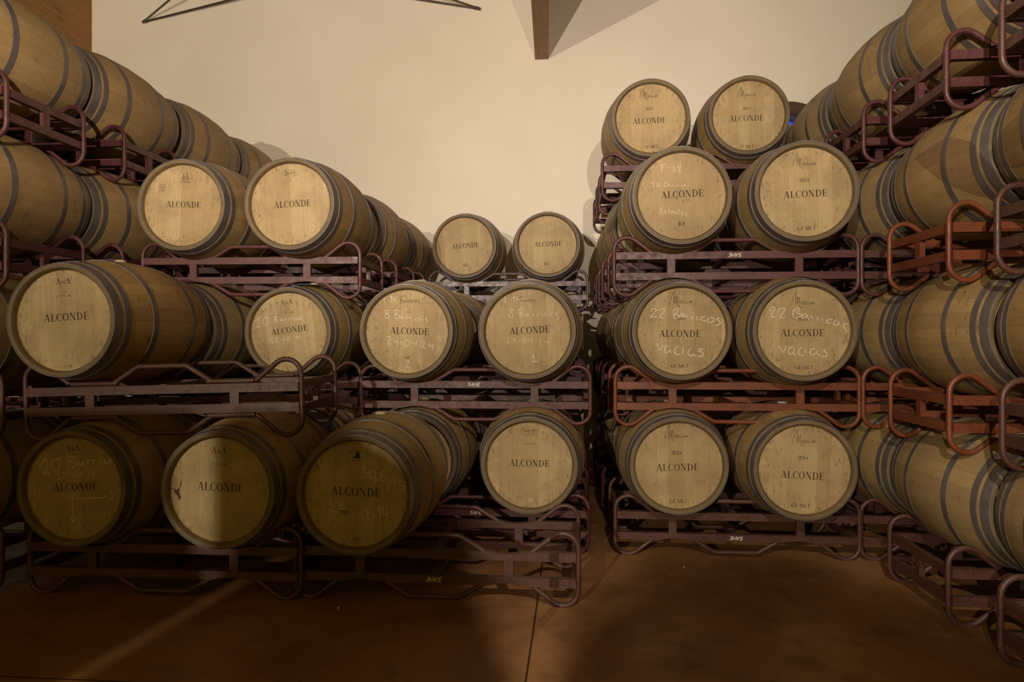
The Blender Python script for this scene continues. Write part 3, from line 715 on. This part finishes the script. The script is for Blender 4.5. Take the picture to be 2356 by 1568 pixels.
h, f, ro = head_barrel('shaded oak barrel chalked 10 Barricas with two arrows, floor tier at left', (-2.525, 3.24, bz(1)), -2.4, 0.4, (40, 980, 5.6), 167.7, 1122, 260)
f.line((475, 828), (1075, 800), 'ALCONDE', 100); f.line((645, 310), (712, 307), 'A', 75); f.line((712, 307), (775, 303), 'N', 46); f.line((770, 303), (836, 298), 'A', 75); f.ticks((700, 340), (792, 335), 10, 13); f.ticks((705, 362), (775, 358), 7, 8)
f.chalk('280,525 375,405 385,540 330,605 430,590|535,405 470,430 445,490 490,550 540,545 565,480 555,400 525,420|680,375 682,525|660,380 770,375 690,450 700,450 790,450 785,480 715,530|850,450 805,480 850,490 885,450 880,490 905,495|925,415 945,480|940,440 970,415|1000,415 1020,470|1010,430 1055,410|1105,415 1130,485|1175,395 1160,440 1215,455|1205,415 1235,410 1265,430 1230,445|1285,470 1320,472', 0.004)
f.chalk('510,610 545,590 550,670|525,678 590,668|595,595 635,580 640,605 605,660 650,655|690,635 700,635|775,580 740,610 755,635 790,625 800,590 775,580|820,590 855,575 855,595 825,632 870,625|900,608 908,608|950,575 970,570 968,590 950,622 985,615|1035,560 1010,570 1015,590 1040,600 1015,622', 0.003)
for q in ('733,910 740,1060 745,1210', '700,1140 745,1215', '745,1215 795,1150', '745,1205 718,1240', '735,910 745,880 800,820', '775,915 1000,905 1200,888', '1235,805 1285,880', '1285,880 1205,940'): f.chalk(q, 0.004); f.nc -= 1
f.finish(h, ro)

h, f, ro = head_barrel('floor tier oak barrel half lit down its left side, with a dark stain', (-1.742, 3.22, bz(1) + 0.012), 1.8, 0.3, (0, 900, 3.136), 499, 1121, 268)
f.line((1413, 690), (1760, 702), 'ALCONDE', 60); f.line((1520, 425), (1560, 426), 'A', 47); f.line((1560, 426), (1597, 427), 'N', 29); f.line((1594, 427), (1634, 428), 'A', 47)
f.ticks((1545, 448), (1605, 450), 9, 8); f.ticks((1560, 463), (1592, 464), 5, 5); f.line((1520, 512), (1635, 514), 'T CM 16', 17, 'mono')
bm = bmesh.new()
for poly in ([(1232, 682), (1262, 694), (1282, 672), (1276, 715), (1292, 745), (1274, 768), (1264, 735), (1243, 716)], [(1208, 686), (1216, 680), (1224, 686), (1216, 696)], [(1286, 640), (1296, 610), (1290, 665), (1280, 680)]):
    bm.faces.new([bm.verts.new((f.p(q)[0], -0.0006, f.p(q)[1])) for q in poly])
bm.transform(Matrix.Rotation(-R(ro), 4, 'Y')); link('wine_stain', mesh_from('wine_stain', bm, M['stain']), h); f.finish(h, ro)

h, f, ro = head_barrel('stained oak barrel with a faint crest and round stamp, left of the third-tier pair', (-2.489, 4.15, bz(3)), 2.4, 0.6, (300, 350, 6.273), 407, 469.6, 209)
f.line((448, 782), (975, 803), 'ALCONDE', 90); f.ellipse((385, 490), 42, 42, 0.002); f.line((360, 508), (412, 508), '96', 36, 'mono'); f.ticks((335, 560), (430, 558), 9, 22, 0.0016); f.ticks((355, 578), (412, 577), 5, 9)
for st in ([(690, 380), (715, 320), (712, 290)], [(715, 320), (730, 350), (742, 372)], [(700, 385), (722, 340)], [(790, 380), (770, 320), (768, 290)], [(770, 320), (755, 350), (744, 372)], [(785, 385), (760, 340)], [(685, 388), (740, 382), (797, 386)]): f.stroke(st, 0.0024)
f.ellipse((832, 372), 18, 18); f.ticks((668, 432), (815, 436), 13, 30, 0.0018); f.ticks((700, 497), (760, 498), 7, 12); f.ticks((600, 1285), (790, 1285), 15, 10); f.finish(h, ro)

h, f, ro = head_barrel('clean oak barrel with an oval maker mark, right of the third-tier pair', (-1.783, 4.17, bz(3)), -3.0, 0.6, (560, 350, 6.273), 668, 473.5, 208)
f.line((450, 842), (1000, 815), 'ALCONDE', 95); f.ellipse((690, 345), 125, 38, 0.0013); f.line((613, 366), (765, 360), 'Saury', 50, 'mono', 0.11); f.ticks((605, 300), (768, 295), 15, 13, 0.0016)
f.ticks((640, 415), (738, 411), 11, 12); f.ticks((682, 442), (702, 442), 3, 10); f.ticks((672, 468), (718, 466), 6, 11); f.finish(h, ro)

h, f, ro = head_barrel('oak barrel chalked F-14 8 Barricas 24-04-24 and 2', (-1.022, 4.135, bz(2)), 2.0, 0.4, (820, 640, 6.27), 932, 762, 215)
f.line((465, 798), (1038, 822), 'ALCONDE', 97); f.ellipse((670, 295), 43, 43, 0.0020); f.stroke([(655, 312), (682, 335), (720, 345)], 0.0022); f.line((715, 348), (900, 342), 'NNELLERIE', 38, 'serif'); f.line((612, 345), (640, 345), 'T', 34, 'serif')
f.line((610, 366), (905, 362), 'R  E  M  O  N  D', 15, 'mono', 0.2); f.line((740, 461), (766, 461), 'A', 22); f.line((712, 502), (788, 500), 'MIL', 25); f.line((680, 1155), (748, 1153), '2009', 22, 'mono', 0.16)
f.chalk('375,240 380,355|375,250 420,235|378,300 415,295|434,310 442,311|470,280 490,260 485,355|520,270 515,310 550,315|548,270 545,355|#440,455 395,470 400,510 440,525 450,560 420,580 390,560 405,520 440,490 440,455|530,450 545,580|535,470 575,450 580,490 545,520 600,535 595,575 545,580|645,540 615,560 625,580 650,570 655,545 665,580|690,550 705,580 725,555|740,555 755,585 770,560|785,603 790,609|860,575 835,600 860,620|905,560 885,590 900,610 920,590 910,580 945,610|1010,570 985,585 1015,615 985,632')
f.chalk('420,845 460,845 465,880 430,945 485,945|520,870 530,920 575,910|580,880 575,970|610,925 650,930|700,895 680,930 690,970 730,975 745,920 710,890|775,910 790,940 830,935|850,900 845,985|890,960 902,961|930,920 970,920 960,960 945,1000 985,1005|1030,940 1040,980 1085,970|1098,950 1080,1025|#695,1200 730,1190 740,1210 695,1280 750,1290', 0.0036); f.finish(h, ro)

h, f, ro = head_barrel('oak barrel chalked 8 Barricas 24-04-24 and 1', (-0.269, 4.13, bz(2)), -3.0, 0.2, (1100, 640, 6.27), 1213, 759.6, 218.5)
f.line((445, 800), (1033, 768), 'ALCONDE', 100); f.ellipse((630, 312), 62, 60, 0.0016, 75, 315); f.line((605, 332), (825, 318), 'oenhomies', 40, 'mono', 0.08); f.stroke([(725, 338), (830, 333)], 0.0012)
f.chalk('485,275 515,250 510,320|545,260 560,295 600,290|450,425 490,430 470,470 440,520 445,550 485,545 490,510 455,470 450,430|570,435 600,545|580,450 620,430 625,470 590,490 635,500 630,530 600,545|700,495 680,520 690,540 715,500 720,535|785,495 790,540|835,495 845,525 865,500|905,490 908,535|970,490 940,510 945,530 975,530|1045,485 1015,495 1015,530 1045,525 1055,495|1150,480 1115,490 1120,520 1160,555 1145,580 1120,590|#375,245 385,350', 0.0026)
f.chalk('405,850 430,860 405,920 435,910|500,850 490,880 525,880|525,850 525,920|580,890 615,885|650,860 655,920 690,900 680,860 640,850|710,850 715,885 765,880|770,850 765,920|820,900 829,902|880,860 900,870 880,920 905,960|960,890 970,910 1010,890|1012,880 1000,950', 0.0026)
f.chalk('765,1135 795,1095 800,1190|770,1193 865,1190', 0.0036); f.finish(h, ro)

h, f, ro = head_barrel('oak barrel chalked 4 with an oval maker mark, floor tier in the middle', (-0.257, 4.095, bz(1)), 0.3, 0.2, (1100, 950, 6.273), 1216, 1068.8, 221.6)
f.line((432, 758), (1023, 762), 'ALCONDE', 100); f.ellipse((722, 242), 133, 58, 0.0013); f.line((628, 252), (825, 248), 'Taransaud', 40, 'mono', 0.10); f.ticks((680, 270), (765, 268), 9, 8); f.line((643, 440), (815, 437), 'Mc1231', 25, 'mono', 0.13)
f.chalk('725,1215 725,1255 760,1258|768,1210 765,1268', 0.0038); f.finish(h, ro)

h, f, ro = head_barrel('dark shaded oak barrel in front chalked 30/01/25 and F=14', (-1.054, 3.234, bz(1)), 2.6, 0.4, (680, 980, 5.227), 814, 1137, 272.6)
f.line((405, 815), (1018, 842), 'ALCONDE', 102)
for k, ch in enumerate('BOUTES'):
    a = R(142 - k * 21); c = (732 + 105 * math.cos(a), 375 - 105 * math.sin(a)); b = R(142 - k * 21 - 8); e = (732 + 105 * math.cos(b), 375 - 105 * math.sin(b)); f.line(c, e, ch, 16, 'mono', 0.2)
f.ellipse((732, 350), 122, 62, 0.0007)
bm2 = f.ink; bm2.faces.new([bm2.verts.new((f.p(q)[0], -0.0007, f.p(q)[1])) for q in [(735, 280), (743, 300), (750, 330), (766, 352), (760, 376), (695, 376), (690, 360), (706, 344), (710, 315), (722, 298)]])
f.stroke([(685, 392), (730, 400), (775, 392)], 0.002); f.line((510, 1054), (635, 1050), '2019', 44, 'mono', 0.15); f.line((695, 1356), (775, 1353), 'TRON', 24, 'mono', 0.14)
f.chalk('770,495 830,490 805,540 860,560 855,590 775,612|925,510 885,540 890,600 935,615 955,570 945,520 905,510|1075,485 1010,575 940,675|1040,575 1015,610 1035,640 1075,625 1075,580 1030,575|1095,590 1105,650|1200,545 1140,650 1085,765|1175,625 1215,625 1170,690 1210,695|1290,645 1240,650 1235,680 1300,705 1295,745 1215,745', 0.0034)
f.chalk('375,950 405,885 418,1010|370,1005 480,1028|500,895 510,1000|500,905 550,900 550,930 510,950 565,955 560,985 510,1000|#840,975 865,1115|835,985 900,965|850,1030 895,1020|915,1055 945,1050|918,1078 942,1075|985,1010 1005,955 1012,1095|1040,945 1050,1030 1100,1045|1085,985 1090,1105', 0.003); f.finish(h, ro)

# right stack heads
h, f, ro = head_barrel('oak barrel chalked 22 Barricas vacias, second tier, left of the pair', (0.651, 4.12, bz(2)), 0.5, 0, Zb7, 1570.5, 765.5, 224.3)
f.line((440, 910), (1065, 915), 'ALCONDE', 105); f.mercier(590, 425, 1.0); f.line((688, 653), (828, 655), '2014', 40, 'mono', 0.16); f.line((612, 1372), (875, 1370), 'GF MLT', 48)
f.chalk('325,525 330,495 355,480 390,490 392,515 310,612 340,610 412,600|432,505 470,490 515,492 520,520 445,605 465,618 518,622|650,500 655,560 665,635|645,540 690,485 722,490 725,515 665,580|680,570 735,585 740,605 690,635 660,640|815,560 770,560 765,590 790,600 820,570 822,620|850,585 858,615|925,600 935,650|1000,600 1005,655|1115,595 1060,625 1065,655 1130,672|1195,615 1150,660 1180,695 1235,685 1250,640 1210,610|1345,630 1300,640 1300,655 1345,690 1335,720 1285,738', 0.005)
f.chalk('405,1010 455,1145|505,1035 450,1120 455,1150|585,1050 535,1060 520,1120 545,1155 590,1120 600,1060 605,1130 630,1145|735,1050 680,1080 670,1140 700,1175 750,1180|795,1070 798,1165|920,1085 880,1110 870,1160 900,1195 945,1170 960,1110 950,1180 990,1198|1095,1100 1050,1090 1030,1115 1085,1150 1085,1195 1020,1205', 0.0052); f.finish(h, ro)

h, f, ro = head_barrel('dirtier oak barrel chalked 22 Barricas vacias, second tier, right of the pair', (1.353, 4.07, bz(2)), 0.3, -1.5, (1740, 640, 6.533), 1859, 767.6, 230)
f.line((412, 920), (1052, 916), 'ALCONDE', 105); f.mercier(560, 460, 1.0); f.line((665, 682), (805, 680), '2014', 40, 'mono', 0.16); f.line((615, 1415), (883, 1408), 'GF MLT', 50)
f.chalk('255,540 265,500 310,475 328,490 265,620 335,625|375,530 430,495 468,505 465,530 400,635 475,635|600,520 590,560 595,640|600,540 650,500 685,510 640,570|650,580 710,580 705,610 625,650|790,585 740,590 715,640 760,640 800,600 805,650 835,662|845,600 870,640 878,650|935,625 955,680|1010,650 1015,690|1165,660 1110,670 1070,690 1075,710 1130,722|1240,680 1190,690 1180,745 1230,745 1255,690 1245,750|1375,745 1340,730 1315,745 1330,790 1355,830 1350,865', 0.0046)
f.chalk('385,1065 450,1165|490,1060 470,1120 450,1168|590,1080 540,1090 520,1150 550,1190 595,1160 605,1100 600,1180 635,1205|720,1085 680,1120 670,1180 700,1205 755,1208|768,1095 770,1170|910,1105 850,1120 840,1180 880,1195 930,1165 940,1120 935,1170 980,1212|1060,1110 1035,1130 1080,1180 1075,1215 1000,1225', 0.0048); f.finish(h, ro)

h, f, ro = head_barrel('oak barrel chalked F-30 and 20/03/23, third tier of the right stack', (0.654, 4.135, bz(3)), -2.0, 0, (1450, 350, 6.533), 1567.7, 453.6, 220.7)
f.line((452, 725), (1085, 698), 'ALCONDE', 105); f.line((700, 1142), (825, 1137), 'RE', 65)
for q in ([(690, 730), (678, 745)], [(825, 730), (832, 788)], [(865, 725), (868, 775)], [(785, 745), (778, 775), (790, 800)]): f.stroke(q, 0.0024)
f.chalk('460,215 465,330|460,220 525,205|465,270 515,262|545,262 575,265|620,260 655,265 640,280 665,300 650,320 615,325|755,215 710,240 700,270 735,270 760,235|730,290 710,320 730,340 750,320 735,290|#310,490 345,495 330,520 350,540 320,558|405,495 385,520 395,540 425,535 430,505 405,495|500,475 505,545 535,545 545,510 505,470|590,515 565,520 560,545 590,540|610,525 615,545|640,525 660,545|700,520 690,540 720,540|760,520 750,540 780,540 800,515 810,535', 0.0024)
f.chalk('435,885 455,875 460,895 430,945 465,940|510,895 495,925 505,948 525,930 510,895|575,850 565,945|615,910 600,935 615,955 635,935 615,910|650,920 670,930 655,940 675,955 650,965|725,880 700,965|750,930 775,930 755,970 780,975|805,940 830,945 815,960 835,980 815,995', 0.0026); f.finish(h, ro)

h, f, ro = head_barrel('golden oak barrel without chalk, third tier of the right stack, right of the pair', (1.367, 4.08, bz(3)), -1.5, -1.5, (1740, 350, 6.533), 1859.8, 452, 228)
f.line((435, 775), (1070, 752), 'ALCONDE', 105); f.mercier(560, 305, 1.0); f.line((665, 532), (805, 527), '2014', 44, 'mono', 0.16); f.line((635, 1265), (900, 1250), 'GF MLT', 56); f.finish(h, ro)

h, f, ro = head_barrel('oak barrel without chalk on the floor tier of the right stack, left of the pair', (0.639, 4.15, bz(1)), -1.2, 0, Zb8, 1562.5, 1070.8, 220.5)
f.line((572, 513), (897, 503), 'ALCONDE', 54); f.mercier(632, 265, 0.515); f.line((688, 382), (762, 382), '2014', 24, 'mono', 0.16); f.line((675, 757), (808, 754), 'GF MLT', 28); f.finish(h, ro)

h, f, ro = head_barrel('oak barrel without chalk on the floor tier of the right stack, right of the pair', (1.355, 4.08, bz(1)), 2.4, -1.0, Zb8, 1857.8, 1079.4, 228.8)
f.line((1550, 562), (1878, 576), 'ALCONDE', 57); f.mercier(1636, 300, 0.52); f.line((1680, 415), (1755, 417), '2014', 24, 'mono', 0.16); f.line((1633, 788), (1772, 790), 'GF MLT', 28); f.finish(h, ro)

h, f, ro = head_barrel('topmost oak barrel of the right stack against the bare wall, left of the pair', (0.588, 5.19, bz(4)), -0.8, 0.5, (1440, 190, 9.8), 1496.6, 268.3, 176.3)
f.line((145, 912), (885, 893), 'ALCONDE', 128); f.mercier(295, 345, 1.16); f.line((430, 605), (598, 598), '2014', 52, 'mono', 0.16); f.line((410, 1470), (710, 1455), 'GF MLT', 65); f.finish(h, ro)

h, f, ro = head_barrel('topmost oak barrel of the right stack beside the round window, right of the pair', (1.329, 5.19, bz(4)), 0.5, -2.5, (1340, 150, 3.136), 1730, 260.6, 178.6)
f.line((1080, 392), (1320, 395), 'ALCONDE', 42); f.mercier(1137, 222, 0.375); f.line((1172, 312), (1226, 312), '2014', 18, 'mono', 0.16); f.line((1150, 585), (1252, 584), 'GF MLT', 20); f.finish(h, ro)

h, f, ro = head_barrel('small distant oak barrel at the end wall, left of the two', (-0.984, 6.16, bz(3)), -4.0, 0.8, (600, 450, 2.945), 1069, 562.7, 143.6)
f.line((1297, 355), (1480, 340), 'ALCONDE', 32); f.line((1372, 473), (1408, 472), 'RE', 21); f.finish(h, ro)
h, f, ro = head_barrel('small distant oak barrel at the end wall, right of the two', (-0.223, 6.14, bz(3)), -1.2, 0.5, (600, 450, 2.945), 1258.4, 558.7, 147)
f.line((1850, 335), (2037, 331), 'ALCONDE', 32); f.line((1916, 463), (1952, 462), 'RE', 21); f.finish(h, ro)

# stickers on the rails (slanted block capitals)
def sticker(rack_ob, x, z, size, flip=False, mat='sticker', back=False):
    bm = bmesh.new(); cx = 0.0
    G = {'S': '46 16 05 04 33 42 31 00', 'A': '00 26 36 40|1232', 'M': '00 16 23 46 40', 'E': '46 16 03 00 40|0333'}
    tot = 4 * 5.2
    for ch in 'SAME':
        for st in G[ch].split('|'):
            s_ = st.replace(' ', ''); pts = [(int(s_[i]), int(s_[i + 1])) for i in range(0, len(s_), 2)]
            q = [((cx + a + b * 0.22 - tot / 2) * size / tot, (b - 3) * size / tot * 0.9) for a, b in pts]
            if flip: q = [(-a, -b) for a, b in q]
            ribbon(bm, q, size * 0.045, 0)
        cx += 5.2
    bmesh.ops.recalc_face_normals(bm, faces=bm.faces[:])
    o = link('maker_sticker', mesh_from('maker_sticker', bm, M[mat]), rack_ob)
    o.location = (x, (FY if back else -FY) - 0.0183, z + RZ)
sticker(RACK_C[2], 0.0, 0.0655, 0.080); sticker(RACK_C[1], 0.03, 0.064, 0.080)
sticker(RACK_R[3], 0.0, 0.064, 0.080, True); sticker(RACK_R[1], 0.0, -0.064, 0.080, True); sticker(RACK_A, 0.0, -0.064, 0.080, True)

# crumbs on the floor
def crumb(label, loc, r, seed):
    bm = bmesh.new(); bmesh.ops.create_icosphere(bm, subdivisions=2, radius=r); rnd = random.Random(seed)
    for v in bm.verts: v.co *= rnd.uniform(0.8, 1.15); v.co.z *= 0.6
    mn = min(v.co.z for v in bm.verts)
    for v in bm.verts: v.co.z -= mn
    o = link('crumb', mesh_from('crumb', bm, M['crumb'], 60)); o.location = loc; o['label'] = label; o['category'] = 'crumb'
crumb('pale yellow crumb on the floor below the front rack', (-1.16, 3.32, 0.0), 0.009, 1)
crumb('white crumb on the floor before the right stack', (0.66, 4.10, 0.0), 0.007, 2)

# ------------------------------------------------------------------ the unseen flood lamps: added stand, housing and plates shaped to block their light
def flood_lamp(label, loc, blockers, sh=0.30):
    x, y, z = loc
    t = thing('flood_lamp', label, 'lamp', (x, y - 0.25, 0))
    def at(nm, bm, mat=M['steel'], sm=40): return link(nm, mesh_from(nm, bm, mat, sm), t)
    bm = bmesh.new(); tube(bm, [(0, 0, 0.02), (0, 0, 1.2), (0, 0, z - 0.1)], 0.016, 12); at('pole', bm)
    bm = bmesh.new(); tube(bm, [(0, 0, 0.0), (0, 0, 0.01), (0, 0, 0.02)], 0.20, 28); at('base', bm)
    bm = bmesh.new(); box(bm, -0.11, 0.11, 0.02, 0.14, z - 0.10, z + 0.10, 0.01); at('housing', bm)
    for pts in blockers:       # grid of (azimuth, depression) in degrees on a shell 0.3 m round the lamp
        bm = bmesh.new(); rows = []
        for row in pts:
            r1 = []
            for az, dp in row:
                a, d = R(az), R(dp); v = Vector((math.sin(a) * math.cos(d), math.cos(a) * math.cos(d), -math.sin(d)))
                r1.append((bm.verts.new(v * sh + Vector((0, 0.25, z))), bm.verts.new(v * (sh + 0.003) + Vector((0, 0.25, z)))))
            rows.append(r1)
        m, n = len(rows), len(rows[0])
        for i in range(m - 1):
            for k in range(n - 1):
                for l in (0, 1): bm.faces.new((rows[i][k][l], rows[i][k + 1][l], rows[i + 1][k + 1][l], rows[i + 1][k][l]))
        edge = [rows[0][k] for k in range(n)] + [rows[i][-1] for i in range(1, m)] + [rows[-1][k] for k in range(n - 2, -1, -1)] + [rows[i][0] for i in range(m - 2, 0, -1)]
        for a, b in zip(edge, edge[1:] + edge[:1]): bm.faces.new((a[0], b[0], b[1], a[1]))
        bmesh.ops.recalc_face_normals(bm, faces=bm.faces[:]); at('light_blocker', bm)  # added plate that only blocks part of the lamp's light
    return t
def patch(a0, a1, top, bot, n=14):
    return [[(a0 + (a1 - a0) * k / n, top(a0 + (a1 - a0) * k / n) + (bot - top(a0 + (a1 - a0) * k / n)) * j / 6) for k in range(n + 1)] for j in range(7)]
flood_lamp('unseen flood lamp on an added stand left of the camera', LA, [])
disc = [[(8 + 16.5 * (q + 0.01) / 6 * math.cos(R(t)) * 1.25, 47 + 16.5 * (q + 0.01) / 6 * math.sin(R(t))) for t in range(0, 361, 15)] for q in range(0, 7)]  # added round plate, shaped to cast the dark tongue on the floor
flood_lamp('unseen flood lamp on an added stand right of the camera', LB, [patch(-85, -15.5, lambda a: 20.0 + max(0, a + 24) * 1.1, 75), disc], 0.40)
cut = lambda a: 9.9 + max(0, a - 10.5) * 0.55
flood_lamp('unseen flood lamp on an added stand far behind the camera', LK, [patch(-40, 6.25, lambda a: 9.9, 60), patch(7.35, 13.0, cut, 60), patch(6.2, 6.64, lambda a: 13.9, 60), patch(6.96, 7.4, lambda a: 13.9, 60), patch(13.0, 16.4, lambda a: 12.4 + (a - 13) * 0.8, 60),
           patch(17.5, 45, lambda a: 13.3 + 0.30 * max(0, 20 - a) ** 1.6 + 0.045 * max(0, a - 21) ** 2 - 0.18 * max(0, a - 24.5) ** 1.7, 60, 30)], 0.40)  # added plates shaped to shade the lower left, with a slit between
